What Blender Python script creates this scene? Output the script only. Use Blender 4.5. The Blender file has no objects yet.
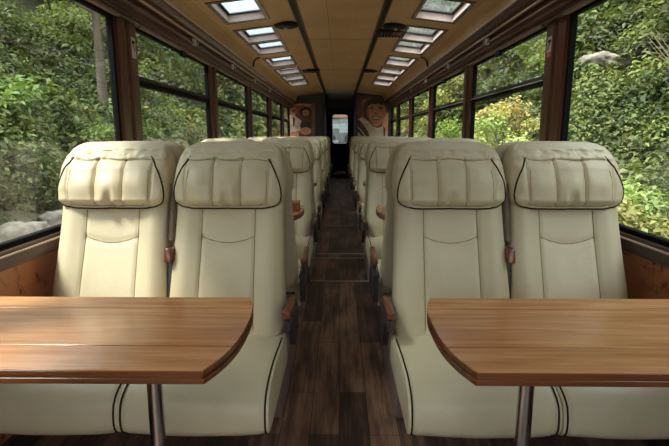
import bpy, bmesh, math, random
import numpy as np
from mathutils import Vector, noise
random.seed(7)
rng = np.random.default_rng(11)
SC = bpy.context.scene
COL = SC.collection
PI = math.pi

# ------------------------------------------------------------------ materials
def srgb(r, g, b):
    f = lambda c: (c/255/12.92) if c/255 <= .04045 else ((c/255+.055)/1.055)**2.4
    return (f(r), f(g), f(b), 1)

def newmat(name):
    m = bpy.data.materials.new(name); m.use_nodes = True
    nt = m.node_tree
    b = nt.nodes['Principled BSDF']
    return m, nt, b

def N(nt, t, **kw):
    n = nt.nodes.new(t)
    for k, v in kw.items():
        if k in n.inputs: n.inputs[k].default_value = v
        else: setattr(n, k, v)
    return n

def coords(nt, scale=(1,1,1), rot=(0,0,0), kind='Object'):
    tc = N(nt, 'ShaderNodeTexCoord'); mp = N(nt, 'ShaderNodeMapping')
    mp.inputs['Scale'].default_value = scale; mp.inputs['Rotation'].default_value = rot
    nt.links.new(tc.outputs[kind], mp.inputs['Vector'])
    return mp.outputs['Vector']

def ramp(nt, fac, stops):
    r = N(nt, 'ShaderNodeValToRGB'); e = r.color_ramp.elements
    e[0].position, e[0].color = stops[0]; e[1].position, e[1].color = stops[-1]
    for p, c in stops[1:-1]:
        x = e.new(p); x.color = c
    nt.links.new(fac, r.inputs['Fac'])
    return r.outputs['Color']

def bump(nt, b, h, strength=.2, dist=.01):
    n = N(nt, 'ShaderNodeBump'); n.inputs['Strength'].default_value = strength; n.inputs['Distance'].default_value = dist
    nt.links.new(h, n.inputs['Height']); nt.links.new(n.outputs['Normal'], b.inputs['Normal'])

def mat(name, c, c2=None, scale=8, rough=.5, metal=0, coat=0, stretch=(1,1,1), bmp=0, bscale=None, kind='Object', detail=4, lo=.3, hi=.7, spec=.5):
    m, nt, b = newmat(name)
    b.inputs['Roughness'].default_value = rough; b.inputs['Metallic'].default_value = metal
    b.inputs['Coat Weight'].default_value = coat; b.inputs['Coat Roughness'].default_value = .12
    b.inputs['Specular IOR Level'].default_value = spec
    v = coords(nt, stretch, kind=kind)
    nz = N(nt, 'ShaderNodeTexNoise', Scale=scale, Detail=detail); nt.links.new(v, nz.inputs['Vector'])
    c2 = c2 or tuple(x*.86 for x in c[:3])+(1,)
    nt.links.new(ramp(nt, nz.outputs['Fac'], [(lo, c), (hi, c2)]), b.inputs['Base Color'])
    if bmp:
        n2 = N(nt, 'ShaderNodeTexNoise', Scale=bscale or scale*4, Detail=5); nt.links.new(v, n2.inputs['Vector'])
        bump(nt, b, n2.outputs['Fac'], bmp)
    return m

def wood(name, dark, mid, light, axis=0, rough=.28, coat=.4, freq=1.0, spec=.5):
    m, nt, b = newmat(name)
    s = [26*freq]*3; s[axis] = 1.6*freq
    v = coords(nt, tuple(s))
    nz = N(nt, 'ShaderNodeTexNoise', Scale=1.0, Detail=7, Roughness=.62, Distortion=.5); nt.links.new(v, nz.inputs['Vector'])
    s2 = [3.2*freq]*3; s2[axis] = .9*freq
    v2 = coords(nt, tuple(s2))
    n2 = N(nt, 'ShaderNodeTexNoise', Scale=1.0, Detail=2); nt.links.new(v2, n2.inputs['Vector'])
    mx = N(nt, 'ShaderNodeMath', operation='MULTIPLY_ADD'); mx.inputs[1].default_value = .45
    nt.links.new(n2.outputs['Fac'], mx.inputs[0])
    ml = N(nt, 'ShaderNodeMath', operation='MULTIPLY'); ml.inputs[1].default_value = .55
    nt.links.new(nz.outputs['Fac'], ml.inputs[0]); nt.links.new(ml.outputs[0], mx.inputs[2])
    nt.links.new(ramp(nt, mx.outputs[0], [(.36, dark), (.5, mid), (.63, light)]), b.inputs['Base Color'])
    b.inputs['Roughness'].default_value = rough; b.inputs['Coat Weight'].default_value = coat
    b.inputs['Coat Roughness'].default_value = .16; b.inputs['Specular IOR Level'].default_value = spec
    bump(nt, b, nz.outputs['Fac'], .08, .004)
    return m

M = {}
def leather(name, a, b2):
    m, nt, b = newmat(name)
    v = coords(nt)
    n1 = N(nt, 'ShaderNodeTexNoise', Scale=3.5, Detail=3); nt.links.new(v, n1.inputs['Vector'])
    nt.links.new(ramp(nt, n1.outputs['Fac'], [(.35, a), (.7, b2)]), b.inputs['Base Color'])
    vo = N(nt, 'ShaderNodeTexVoronoi', Scale=260); nt.links.new(v, vo.inputs['Vector'])
    n2 = N(nt, 'ShaderNodeTexNoise', Scale=16, Detail=3); nt.links.new(v, n2.inputs['Vector'])
    ad = N(nt, 'ShaderNodeMath', operation='MULTIPLY_ADD'); ad.inputs[1].default_value = .12
    nt.links.new(vo.outputs['Distance'], ad.inputs[0]); nt.links.new(n2.outputs['Fac'], ad.inputs[2])
    bump(nt, b, ad.outputs[0], .25, .008)
    b.inputs['Roughness'].default_value = .42; b.inputs['Specular IOR Level'].default_value = .45
    return m
M['leather'] = leather('cream_leather', srgb(208,195,165), srgb(197,183,151))
M['piping'] = mat('dark_piping', srgb(50,36,28), rough=.8, spec=.1)
M['stitch'] = mat('seam_thread', srgb(142,128,96), rough=.8, spec=.1)
M['plastic'] = mat('dark_plastic', srgb(52,46,46), rough=.5)
M['pedestal'] = mat('mauve_panel', srgb(150,124,118), srgb(134,110,106), scale=3, rough=.5)
M['chrome'] = mat('chrome', srgb(190,190,188), rough=.16, metal=1)
M['alu'] = mat('aluminium', srgb(196,190,184), rough=.45, metal=.5)
M['table'] = wood('honey_table_wood', srgb(156,92,50), srgb(198,130,78), srgb(228,166,112), 0, rough=.27, coat=.65, freq=1.5)
M['tedge'] = wood('table_edge_wood', srgb(86,48,27), srgb(122,70,38), srgb(150,90,52), 0, rough=.35, coat=.3)
M['armwood'] = wood('armrest_wood', srgb(66,30,19), srgb(104,52,32), srgb(140,78,50), 1, rough=.3, coat=.5)
M['redwood'] = wood('red_pillar_wood', srgb(66,26,22), srgb(86,36,28), srgb(104,48,36), 2, rough=.3, coat=.4)
M['pillar'] = wood('brown_pillar_wood', srgb(66,44,36), srgb(90,62,48), srgb(112,78,60), 2, rough=.35, coat=.3)
M['cornice'] = wood('cornice_wood', srgb(62,30,23), srgb(84,44,33), srgb(112,64,47), 1, rough=.42, coat=.12, spec=.3)
M['bead_and_highlight'] = mat('pale_bead_and_highlight', srgb(212,180,158), rough=.35)  # pale trim colour; on the cornice it paints edge highlights
M['sill'] = wood('sill_wood', srgb(54,38,34), srgb(72,52,46), srgb(92,68,58), 1, rough=.42, coat=.12, spec=.3)
M['rubber'] = mat('black_rubber', srgb(14,14,16), rough=.75, spec=.12)
M['blind'] = mat('blind_fabric', srgb(138,120,112), rough=.8)
M['skyframe'] = wood('skylight_frame_wood', srgb(58,34,25), srgb(80,48,34), srgb(98,62,44), 1, rough=.35, coat=.3)
M['reveal'] = mat('pale_reveal', srgb(240,214,204), rough=.55)
M['dark'] = mat('dark_end_wall', srgb(44,30,27), srgb(58,38,32), scale=2, rough=.5)
M['black'] = mat('matt_black', srgb(24,22,22), rough=.6, spec=.2)

def ceiling_mat():
    m, nt, b = newmat('woven_ceiling')
    v = coords(nt)
    n1 = N(nt, 'ShaderNodeTexNoise', Scale=2.2, Detail=5); nt.links.new(v, n1.inputs['Vector'])
    c = ramp(nt, n1.outputs['Fac'], [(.3, srgb(210,172,128)), (.7, srgb(192,155,113))])
    w1 = N(nt, 'ShaderNodeTexWave', Scale=26, Distortion=.4); w1.bands_direction = 'X'; nt.links.new(v, w1.inputs['Vector'])
    w2 = N(nt, 'ShaderNodeTexWave', Scale=26, Distortion=.4); w2.bands_direction = 'Y'; nt.links.new(v, w2.inputs['Vector'])
    ml = N(nt, 'ShaderNodeMath', operation='MULTIPLY'); nt.links.new(w1.outputs['Fac'], ml.inputs[0]); nt.links.new(w2.outputs['Fac'], ml.inputs[1])
    mx = N(nt, 'ShaderNodeMixRGB', blend_type='MULTIPLY'); mx.inputs['Fac'].default_value = .3
    nt.links.new(c, mx.inputs[1]); nt.links.new(ramp(nt, ml.outputs[0], [(0, (.72,.7,.66,1)), (.5, (1,1,1,1))]), mx.inputs[2])
    nt.links.new(mx.outputs[0], b.inputs['Base Color'])
    b.inputs['Roughness'].default_value = .5; bump(nt, b, ml.outputs[0], .12, .002)
    return m
M['ceiling'] = ceiling_mat()

def floor_mat():
    m, nt, b = newmat('dark_vinyl_planks')
    v = coords(nt, (1,1,1), (0,0,PI/2))
    br = N(nt, 'ShaderNodeTexBrick'); nt.links.new(v, br.inputs['Vector'])
    br.inputs['Scale'].default_value = 1; br.inputs['Brick Width'].default_value = .92; br.inputs['Row Height'].default_value = .127
    br.inputs['Mortar Size'].default_value = .0016; br.offset = .37; br.offset_frequency = 2
    br.inputs['Color1'].default_value = (0,0,0,1); br.inputs['Color2'].default_value = (1,1,1,1); br.inputs['Mortar'].default_value = (0,0,0,1)
    br.inputs['Bias'].default_value = 0
    g = N(nt, 'ShaderNodeTexNoise', Scale=1, Detail=7, Roughness=.65, Distortion=.3); nt.links.new(coords(nt, (34,2.2,1)), g.inputs['Vector'])
    g2 = N(nt, 'ShaderNodeTexNoise', Scale=1, Detail=3); nt.links.new(coords(nt, (7,2.5,1)), g2.inputs['Vector'])
    a = N(nt, 'ShaderNodeMath', operation='MULTIPLY'); a.inputs[1].default_value = .22; nt.links.new(br.outputs['Color'], a.inputs[0])
    c = N(nt, 'ShaderNodeMath', operation='MULTIPLY_ADD'); c.inputs[1].default_value = .68; nt.links.new(g.outputs['Fac'], c.inputs[0]); nt.links.new(a.outputs[0], c.inputs[2])
    d = N(nt, 'ShaderNodeMath', operation='MULTIPLY_ADD'); d.inputs[1].default_value = .5; nt.links.new(g2.outputs['Fac'], d.inputs[0]); nt.links.new(c.outputs[0], d.inputs[2])
    col = ramp(nt, d.outputs[0], [(.44, srgb(40,31,31)), (.60, srgb(70,52,46)), (.72, srgb(108,80,66)), (.88, srgb(158,122,98))])
    mx = N(nt, 'ShaderNodeMixRGB', blend_type='MIX'); mx.inputs[2].default_value = srgb(16,13,13)
    nt.links.new(br.outputs['Fac'], mx.inputs['Fac']); nt.links.new(col, mx.inputs[1])
    nt.links.new(mx.outputs[0], b.inputs['Base Color'])
    b.inputs['Roughness'].default_value = .42; bump(nt, b, g.outputs['Fac'], .12, .003)
    return m
M['floor'] = floor_mat()

def panel_mat():
    m, nt, b = newmat('printed_wood_panel')
    n1 = N(nt, 'ShaderNodeTexNoise', Scale=2.2, Detail=6, Distortion=1.6); nt.links.new(coords(nt, (1,2.0,2.6)), n1.inputs['Vector'])
    n2 = N(nt, 'ShaderNodeTexNoise', Scale=24, Detail=5, Distortion=2.5); nt.links.new(coords(nt, (1,1,.5)), n2.inputs['Vector'])
    c = ramp(nt, n2.outputs['Fac'], [(.40, srgb(92,52,38)), (.5, srgb(170,108,78))])
    k = ramp(nt, n1.outputs['Fac'], [(.52, (0,0,0,1)), (.62, (1,1,1,1))])
    mx = N(nt, 'ShaderNodeMixRGB', blend_type='MIX'); mx.inputs[1].default_value = srgb(186,122,88)
    nt.links.new(k, mx.inputs['Fac']); nt.links.new(c, mx.inputs[2]); nt.links.new(mx.outputs[0], b.inputs['Base Color'])
    b.inputs['Roughness'].default_value = .35
    return m
M['panel'] = panel_mat()

def glass_mat(name, tint=(.95,.98,.96,1), haze=0.0):
    m, nt, b = newmat(name)
    nt.nodes.remove(b)
    out = nt.nodes['Material Output']
    tr = N(nt, 'ShaderNodeBsdfTransparent'); tr.inputs['Color'].default_value = tint
    gl = N(nt, 'ShaderNodeBsdfGlossy', Roughness=.02)
    lw = N(nt, 'ShaderNodeLayerWeight', Blend=.5)
    pw = N(nt, 'ShaderNodeMath', operation='POWER'); pw.inputs[1].default_value = 5; nt.links.new(lw.outputs['Facing'], pw.inputs[0])
    fr = N(nt, 'ShaderNodeMath', operation='MULTIPLY_ADD'); fr.inputs[1].default_value = .7; fr.inputs[2].default_value = .03; nt.links.new(pw.outputs[0], fr.inputs[0])
    mx = N(nt, 'ShaderNodeMixShader'); nt.links.new(fr.outputs[0], mx.inputs[0]); nt.links.new(tr.outputs[0], mx.inputs[1]); nt.links.new(gl.outputs[0], mx.inputs[2])
    last = mx
    if haze:
        df = N(nt, 'ShaderNodeBsdfTranslucent'); df.inputs['Color'].default_value = (.85,.9,.92,1)
        m2 = N(nt, 'ShaderNodeMixShader'); m2.inputs[0].default_value = haze
        nz = N(nt, 'ShaderNodeTexNoise', Scale=30, Detail=5); nt.links.new(coords(nt), nz.inputs['Vector'])
        k = N(nt, 'ShaderNodeMath', operation='MULTIPLY'); k.inputs[1].default_value = haze*2; nt.links.new(nz.outputs['Fac'], k.inputs[0]); nt.links.new(k.outputs[0], m2.inputs[0])
        nt.links.new(mx.outputs[0], m2.inputs[1]); nt.links.new(df.outputs[0], m2.inputs[2]); last = m2
    nt.links.new(last.outputs[0], out.inputs['Surface'])
    return m
M['glass'] = glass_mat('window_glass')
M['dglass'] = glass_mat('skylight_glass', (.52,.57,.58,1), .10)
M['cglass'] = glass_mat('clear_skylight_glass', (.80,.84,.82,1), .03)

def leaf_mat(name):
    m, nt, b = newmat(name)
    at = N(nt, 'ShaderNodeAttribute'); at.attribute_name = 'tint'
    b.inputs['Roughness'].default_value = .5; b.inputs['Specular IOR Level'].default_value = .3
    nt.links.new(at.outputs['Color'], b.inputs['Base Color'])
    t = N(nt, 'ShaderNodeBsdfTranslucent')
    hs = N(nt, 'ShaderNodeMixRGB', blend_type='MULTIPLY'); hs.inputs['Fac'].default_value = 1; hs.inputs[2].default_value = (1.1,1.15,.5,1)
    nt.links.new(at.outputs['Color'], hs.inputs[1]); nt.links.new(hs.outputs[0], t.inputs['Color'])
    mx = N(nt, 'ShaderNodeMixShader'); mx.inputs[0].default_value = .35
    nt.links.new(b.outputs[0], mx.inputs[1]); nt.links.new(t.outputs[0], mx.inputs[2])
    nt.links.new(mx.outputs[0], nt.nodes['Material Output'].inputs['Surface'])
    return m
M['leaf'] = leaf_mat('leaf')
M['bark'] = mat('bark', srgb(112,100,86), srgb(84,74,62), scale=9, rough=.9, stretch=(1,1,.2), bmp=.5)
M['soil'] = mat('hillside_soil', srgb(52,54,36), srgb(36,42,24), scale=2.2, rough=.95, bmp=.6, bscale=14)
M['bank'] = mat('gravel_bank', srgb(150,136,116), srgb(92,88,66), scale=4, rough=.95, bmp=.7, bscale=30, detail=8)
M['rock'] = mat('pale_rock', srgb(164,154,140), srgb(108,102,90), scale=6, rough=.9, bmp=.7, bscale=9)
M['twig'] = mat('dry_twigs', srgb(150,132,112), srgb(120,104,86), scale=5, rough=.9)

# ------------------------------------------------------------------ mesh helpers
class MB:
    def __init__(s): s.v = []; s.f = []; s.mi = []; s.mats = []
    def m(s, mt):
        if mt not in s.mats: s.mats.append(mt)
        return s.mats.index(mt)
    def add(s, vs, fs, mt):
        o = len(s.v); k = s.m(mt)
        s.v += [tuple(v) for v in vs]
        for f in fs: s.f.append([i+o for i in f]); s.mi.append(k)
        return s
    def box(s, x0, x1, y0, y1, z0, z1, mt, fn=None):
        vs = [(x,y,z) for z in (z0,z1) for y in (y0,y1) for x in (x0,x1)]
        if fn: vs = [fn(*v) for v in vs]
        return s.add(vs, [(0,2,3,1),(4,5,7,6),(0,1,5,4),(2,6,7,3),(0,4,6,2),(1,3,7,5)], mt)
    def prism(s, poly, z0, z1, mt):
        n = len(poly)
        vs = [(x,y,z0) for x,y in poly]+[(x,y,z1) for x,y in poly]
        return s.add(vs, [list(range(n))[::-1], list(range(n,2*n))]+[(i,(i+1)%n,n+(i+1)%n,n+i) for i in range(n)], mt)
    def tube(s, pts, r, mt, n=10, cap=True):
        pts = [Vector(p) for p in pts]; rs = r if isinstance(r, (list,tuple)) else [r]*len(pts)
        vs = []; prev = None
        for i, p in enumerate(pts):
            d = (pts[min(i+1,len(pts)-1)]-pts[max(i-1,0)]).normalized()
            if prev is None:
                a = d.orthogonal().normalized()
            else:
                a = (prev - d*prev.dot(d)).normalized()
            prev = a; b = d.cross(a)
            for k in range(n):
                t = 2*PI*k/n; vs.append(p+(a*math.cos(t)+b*math.sin(t))*rs[i])
        fs = []
        for i in range(len(pts)-1):
            for k in range(n):
                fs.append((i*n+k, i*n+(k+1)%n, (i+1)*n+(k+1)%n, (i+1)*n+k))
        if cap: fs += [list(range(n))[::-1], list(range((len(pts)-1)*n, len(pts)*n))]
        return s.add(vs, fs, mt)
    def lathe(s, prof, mt, c=(0,0,0), n=24):
        vs = []
        for r, z in prof:
            for k in range(n): vs.append((c[0]+r*math.cos(2*PI*k/n), c[1]+r*math.sin(2*PI*k/n), c[2]+z))
        fs = [(i*n+k, i*n+(k+1)%n, (i+1)*n+(k+1)%n, (i+1)*n+k) for i in range(len(prof)-1) for k in range(n)]
        fs += [list(range(n))[::-1], list(range((len(prof)-1)*n, len(prof)*n))]
        return s.add(vs, fs, mt)
    def build(s, name, parent=None, smooth=False, bevel=0, seg=2):
        me = bpy.data.meshes.new(name); me.from_pydata(s.v, [], s.f); 
        for mt in s.mats: me.materials.append(mt)
        me.polygons.foreach_set('material_index', s.mi)
        me.update()
        bm = bmesh.new(); bm.from_mesh(me)
        bmesh.ops.recalc_face_normals(bm, faces=bm.faces)
        if bevel:
            es = [e for e in bm.edges if len(e.link_faces) == 2 and e.calc_face_angle(0) > .5]
            bmesh.ops.bevel(bm, geom=es, offset=bevel, segments=seg, affect='EDGES', profile=.5)
        bm.to_mesh(me); bm.free()
        if smooth:
            me.polygons.foreach_set('use_smooth', [True]*len(me.polygons))
            try: me.set_sharp_from_angle(angle=math.radians(50))
            except Exception: pass
        o = bpy.data.objects.new(name, me); COL.objects.link(o)
        if parent: o.parent = parent
        return o

def tag(o, label=None, cat=None, group=None, kind=None):
    if label: o['label'] = label
    if cat: o['category'] = cat
    if group: o['group'] = group
    if kind: o['kind'] = kind
    return o
def empty(name, loc=(0,0,0), rz=0):
    o = bpy.data.objects.new(name, None); COL.objects.link(o); o.location = loc; o.rotation_euler = (0,0,rz); o.empty_display_size = .1
    return o
def struct(o, label=None): o['kind'] = 'structure'; 
def S(o, label=None):
    o['kind'] = 'structure'
    if label: o['label'] = label
    return o
def copy_tree(o, parent=None):
    c = o.copy(); COL.objects.link(c); c.parent = parent
    for ch in list(o.children): copy_tree(ch, c)
    return c

# ------------------------------------------------------------------ dimensions
WX = 1.27; SILL = .836; WTOP = 1.918; YB = -2.2; YE = 12.3; YD = 14.5
P = 1.97
def pillars():
    out = []; y = 2.835-2*P
    while y < YE-.3:
        out.append((y, y+.275)); y += P
    return out
PIL = [p for p in pillars()]

# ------------------------------------------------------------------ shell
fl = MB(); fl.box(-1.34,1.34,YB,YD,-.06,0,M['floor'])
S(fl.build('floor'))
for sgn, side in ((-1,'left'),(1,'right')):
    X = lambda x: sgn*x
    w = MB()
    w.box(X(WX+.015), X(WX+.07), YB, YE, 0, SILL-.02, M['panel'])
    w.box(X(WX+.015), X(WX+.07), YB, YE, WTOP, 2.12, M['cornice'])
    S(w.build('wall_'+side))
    r = MB()  # sill rail : rubber, bead, rail
    r.box(X(WX-.02), X(WX+.05), YB, YE, .752, .800, M['sill'])
    r.box(X(WX-.026), X(WX+.03), YB, YE, .800, .806, M['bead_and_highlight'])
    r.box(X(WX-.012), X(WX+.04), YB, YE, .806, .820, M['sill'])
    S(r.build('trim_'+('1' if sgn<0 else '2'), bevel=.0015, seg=1))
    b = MB(); b.box(X(WX-.01), X(WX+.03), YB, YE, 0, .09, M['sill']); S(b.build('baseboard_'+side))
    # cornice: a profile swept along the car
    WT = 1.905
    prof = [(1.34,WTOP-.005),(1.238,WT+.006),(1.232,WT+.010),(1.232,WT+.024),(1.224,WT+.03),(1.205,WT+.03),(1.2,WT+.037),(1.2,1.965),(1.182,1.97),(1.182,1.984),
            (1.190,1.99),(1.190,2.012),(1.168,2.018),(1.162,2.024),(1.162,2.03),(1.150,2.034),(1.150,2.05),(1.125,2.062),(1.108,2.066),(1.104,2.072),(1.104,2.086),(1.13,2.10),(1.34,2.12)]
    c = MB(); n = len(prof)
    vs = [(X(a),YB,z) for a,z in prof]+[(X(a),YE,z) for a,z in prof]
    c.add(vs, [(i,(i+1)%n,n+(i+1)%n,n+i) for i in range(n)]+[list(range(n)),list(range(n,2*n))], M['cornice'])
    c.box(X(1.154),X(1.166),YB,YE,2.014,2.026,M['bead_and_highlight'])  # pale strip paints the highlight where the cornice edge catches light
    c.box(X(1.178),X(1.186),YB,YE,1.972,1.982,M['armwood'])
    c.box(X(1.225),X(1.235),YB,YE,1.914,1.919,M['armwood'])
    c.box(X(1.096),X(1.105),YB,YE,2.075,2.09,M['bead_and_highlight'])  # bright top edge of the cornice, highlight put into the colour
    S(c.build('trim_'+('3' if sgn<0 else '4')))
# pillars
tn = 5
def pillar(sgn, y0, y1, sticker=False):
    global tn
    X = lambda x: sgn*x
    m = MB()
    m.box(X(WX+.004),X(WX+.045),y0+.008,y0+.135,.80,WTOP,M['redwood'])
    m.box(X(WX-.004),X(WX+.005),y0+.026,y0+.12,.82,WTOP,M['redwood'])
    m.box(X(WX-.002),X(WX+.04),y0+.133,y0+.141,.82,WTOP,M['bead_and_highlight'])
    m.box(X(WX-.012),X(WX+.045),y0+.145,y0+.268,.80,WTOP,M['pillar'])
    m.box(X(WX-.017),X(WX-.010),y0+.153,y0+.178,.82,WTOP,M['pillar'])
    for z in (1.1, 1.42, 1.75):
        m.box(X(WX-.007),X(WX-.003),y0+.07,y0+.078,z,z+.008,M['bead_and_highlight'])
    o = m.build('trim_%d' % tn, bevel=.003, seg=1); S(o); tn += 1
for y0, y1 in PIL:
    for s in (-1,1): pillar(s, y0, y1)

# windows
wn = 1
edges = [(YB, PIL[0][0])] + [(PIL[i][1], PIL[i+1][0]) for i in range(len(PIL)-1)] + [(PIL[-1][1], YE)]
for sgn in (-1,1):
    X = lambda x: sgn*x
    for y0, y1 in edges:
        if y1-y0 < .3: continue
        e = S(empty('window_%d' % wn, (X(WX+.03), (y0+y1)/2, SILL)))
        L = (y1-y0)/2; H = WTOP-SILL; split = y0 > 2.9
        f = MB(); t = .012; o2 = .018
        f.box(*sorted((X(-.022),X(.012))),-L-.02,L+.02,-o2,.006,M['rubber']); f.box(*sorted((X(-.022),X(.012))),-L-.02,L+.02,H-t-.008,H,M['rubber'])
        f.box(*sorted((X(-.022),X(.012))),-L-.03,-L+t,.006,H-t,M['rubber']); f.box(*sorted((X(-.022),X(.012))),L-t,L+.03,.006,H-t,M['rubber'])
        f.build('window_frame', e, bevel=.004)
        p = MB(); p.box(.004,.010,-L+.005,L-.005,.005,H-.005,M['glass']); p.build('pane', e)
        if split:
            zb = 1.585-SILL
            q = MB(); q.box(-.03,.02,-L+t-.01,L-t+.01,zb-.026,zb+.004,M['rubber']); q.box(-.018,.02,-L+t-.01,L-t+.01,zb+.008,zb+.034,M['plastic'])
            q.box(-.036,-.026,-L+t,L-t,zb-.004,zb+.008,M['alu'])
            q.build('transom_bar', e, bevel=.003)
        bl = MB(); bl.box(X(WX-.045)-X(WX+.03), X(WX-.02)-X(WX+.03), -L+.01, L-.01, H-.018, H+.001, M['blind'])
        bl.build('blind_roll', e, bevel=.004)
        if split:
            h = MB(); h.box(X(-.07), X(-.045), -.05, .05, H-.062, H-.018, M['black']); h.build('blind_handle', e, bevel=.004)
        wn += 1

# cornice brackets
for sgn in (-1,1):
    for i, y in enumerate((2.66, 4.05, 5.45, 6.85, 8.25)):
        r = empty('rack_bracket', (sgn*1.176, y, 1.985))
        b = MB(); b.box(-.012,.012,-.02,.02,-.026,.026,M['alu']); b.build('plate', r, bevel=.003)
        k = MB(); k.tube([(-sgn*.012,0,-.012),(-sgn*.03,0,-.012),(-sgn*.034,0,.006)], .005, M['chrome'], 8); k.build('hook', r, smooth=True)
        tag(r, 'small metal bracket on the dark cornice above the %s windows, %s' % ('left' if sgn<0 else 'right', ['nearest the camera','second from the camera','third from the camera','fourth from the camera','farthest from the camera'][i]), 'bracket', 'brackets along the window cornices')

# stickers on first pillars
for sgn in (-1,1):
    s_ = MB(); y = 2.835+.215; xx = sgn*(WX-.0125)
    def q(ya, yb, za, zb, m, k): s_.box(xx-sgn*.0005*k, xx-sgn*.0005*(k-1), ya, yb, za, zb, m)
    wm = M.setdefault('sw', mat('sticker_white', srgb(214,206,198), rough=.5)); rm = M.setdefault('sr', mat('sticker_red', srgb(170,40,44), rough=.5))
    q(y-.03,y+.03,1.74,1.83, wm, 1)
    q(y-.03,y+.03,1.71,1.74, rm if sgn>0 else wm, 1)
    # hammer pictogram
    q(y-.022,y+.018,1.795,1.812, M['black'], 2)
    for k in range(5): q(y-.012+k*.006,y-.002+k*.006,1.785-k*.008,1.797-k*.008, M['black'], 2)
    if sgn > 0: q(y-.024,y+.024,1.718,1.722, wm, 2); q(y-.024,y+.018,1.728,1.732, wm, 2)
    o = s_.build('safety_sticker')
    tag(o, 'small %s hammer safety sticker high on the first %s window pillar' % ('white' if sgn<0 else 'white and red', 'left' if sgn<0 else 'right'), 'sticker')

# ceiling
GX = .365
SKY = [(.8,1.45),(1.8,2.45),(2.8,3.45),(3.80,4.44),(4.75,5.37),(5.45,6.11),(6.47,7.18),(7.48,8.10),(8.33,8.99),(9.2,9.93)]
A0 = (.58,2.262); A1 = (1.03,2.208)
cm = MB()
CZ = 2.285
cm.add([(-GX,YB,CZ),(GX,YB,CZ),(GX,YD,CZ),(-GX,YD,CZ)], [(0,1,2,3)], M['ceiling'])
def cp(sgn, t, y, h=0):
    nx, nz = (A0[1]-A1[1]), (A1[0]-A0[0]); l = math.hypot(nx,nz); nx/=l; nz/=l
    return (sgn*(A0[0]+(A1[0]-A0[0])*t+nx*h), y, A0[1]+(A1[1]-A0[1])*t+nz*h)
T0, T1 = .13, .90
for sgn in (-1,1):
    def strip(pa, pb): cm.add([(sgn*pa[0],YB,pa[1]),(sgn*pb[0],YB,pb[1]),(sgn*pb[0],YE+.1,pb[1]),(sgn*pa[0],YE+.1,pa[1])], [(0,1,2,3)], M['ceiling'])
    strip((GX,CZ),(.48,2.276)); strip((.48,2.276),A0)
    cov = [A1,(1.06,2.19),(1.083,2.16),(1.096,2.12),(1.10,2.08)]
    for i in range(4): strip(cov[i],cov[i+1])
    def quad(t0,t1,y0,y1): cm.add([cp(sgn,t0,y0),cp(sgn,t1,y0),cp(sgn,t1,y1),cp(sgn,t0,y1)], [(0,1,2,3)], M['ceiling'])
    quad(0,T0,YB,YE+.1); quad(T1,1,YB,YE+.1)
    last = YB
    for a,b in SKY: quad(T0,T1,last,a); last = b
    quad(T0,T1,last,YE+.1)
S(cm.build('ceiling'))
seam = MB()
seamm = mat('ceiling_seam', srgb(128,98,62), rough=.6); seaml = mat('ceiling_seam_light', srgb(222,184,128), rough=.6)
seam.box(-.112,-.109,YB,YD,CZ-.002,CZ,seamm); seam.box(.108,.112,YB,YD,CZ-.002,CZ,seaml)
for y in (3.1,5.55,8.0,10.4): seam.box(-GX,GX,y-.004,y+.004,CZ-.002,CZ,seamm)
S(seam.build('trim_%d'%tn)); tn += 1
for sgn in (-1,1):
    g = MB()
    g.box(sgn*(GX-.014),sgn*(GX-.008),YB,YD,CZ-.012,CZ,M['cornice']); g.box(sgn*(GX+.034),sgn*(GX+.042),YB,YE,CZ-.014,CZ,M['cornice'])
    g.box(sgn*(GX-.010),sgn*(GX+.034),YB,YD,CZ-.007,CZ+.004,M['black'])
    g.box(sgn*(GX-.022),sgn*(GX-.014),YB,YD,CZ-.006,CZ,M['cornice'])
    S(g.build('trim_%d'%tn)); tn += 1
    # arched edge where the side ceiling panels meet
    a = MB(); pts = [cp(sgn,.95,6.29,-.004),(sgn*1.052,6.27,2.19),(sgn*1.078,6.26,2.155),(sgn*1.09,6.25,2.09)]
    a.tube(pts, .009, M['black'], 8); S(a.build('trim_%d'%tn)); tn += 1
# skylights
for sgn in (-1,1):
    for i,(y0,y1) in enumerate(SKY):
        e = S(empty('window_%d'%wn, (0,0,0))); wn += 1
        e.location = cp(sgn,.5,(y0+y1)/2); off = Vector(e.location)
        def pt(t,y,h): return Vector(cp(sgn,t,y,h))-off
        fr = MB(); rv = MB(); gk = MB()
        fw = .034; ft = fw/.45
        def ring(mb, ta,tb,ya,yb, wt, wy, h0, h1, mt):
            for (a,b,c,d) in ((ta-wt,ta,ya-wy,yb+wy),(tb,tb+wt,ya-wy,yb+wy),(ta,tb,ya-wy,ya),(ta,tb,yb,yb+wy)):
                vs = [pt(t,y,h) for h in (h0,h1) for y in (c,d) for t in (a,b)]
                mb.add(vs, [(0,2,3,1),(4,5,7,6),(0,1,5,4),(2,6,7,3),(0,4,6,2),(1,3,7,5)], mt)
        ring(fr, T0+.03,T1-.03,y0+.012,y1-.012, ft, fw+.008, -.008, .001, M['skyframe'])
        fr.build('window_frame', e, bevel=.003)
        ring(rv, T0+.03,T1-.03,y0+.012,y1-.012, .02, .008, 0, .075, M['reveal']); rv.build('reveal', e)
        ring(gk, T0+.08,T1-.08,y0+.034,y1-.034, .075, .03, .058, .074, M['black']); gk.build('gasket', e)
        gp = MB(); vs = [pt(t,y,h) for h in (.064,.069) for y in (y0+.02,y1-.02) for t in (T0+.05,T1-.05)]
        gp.add(vs, [(0,2,3,1),(4,5,7,6),(0,1,5,4),(2,6,7,3),(0,4,6,2),(1,3,7,5)], M['dglass' if sgn < 0 else 'cglass']); gp.build('pane', e)

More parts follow.
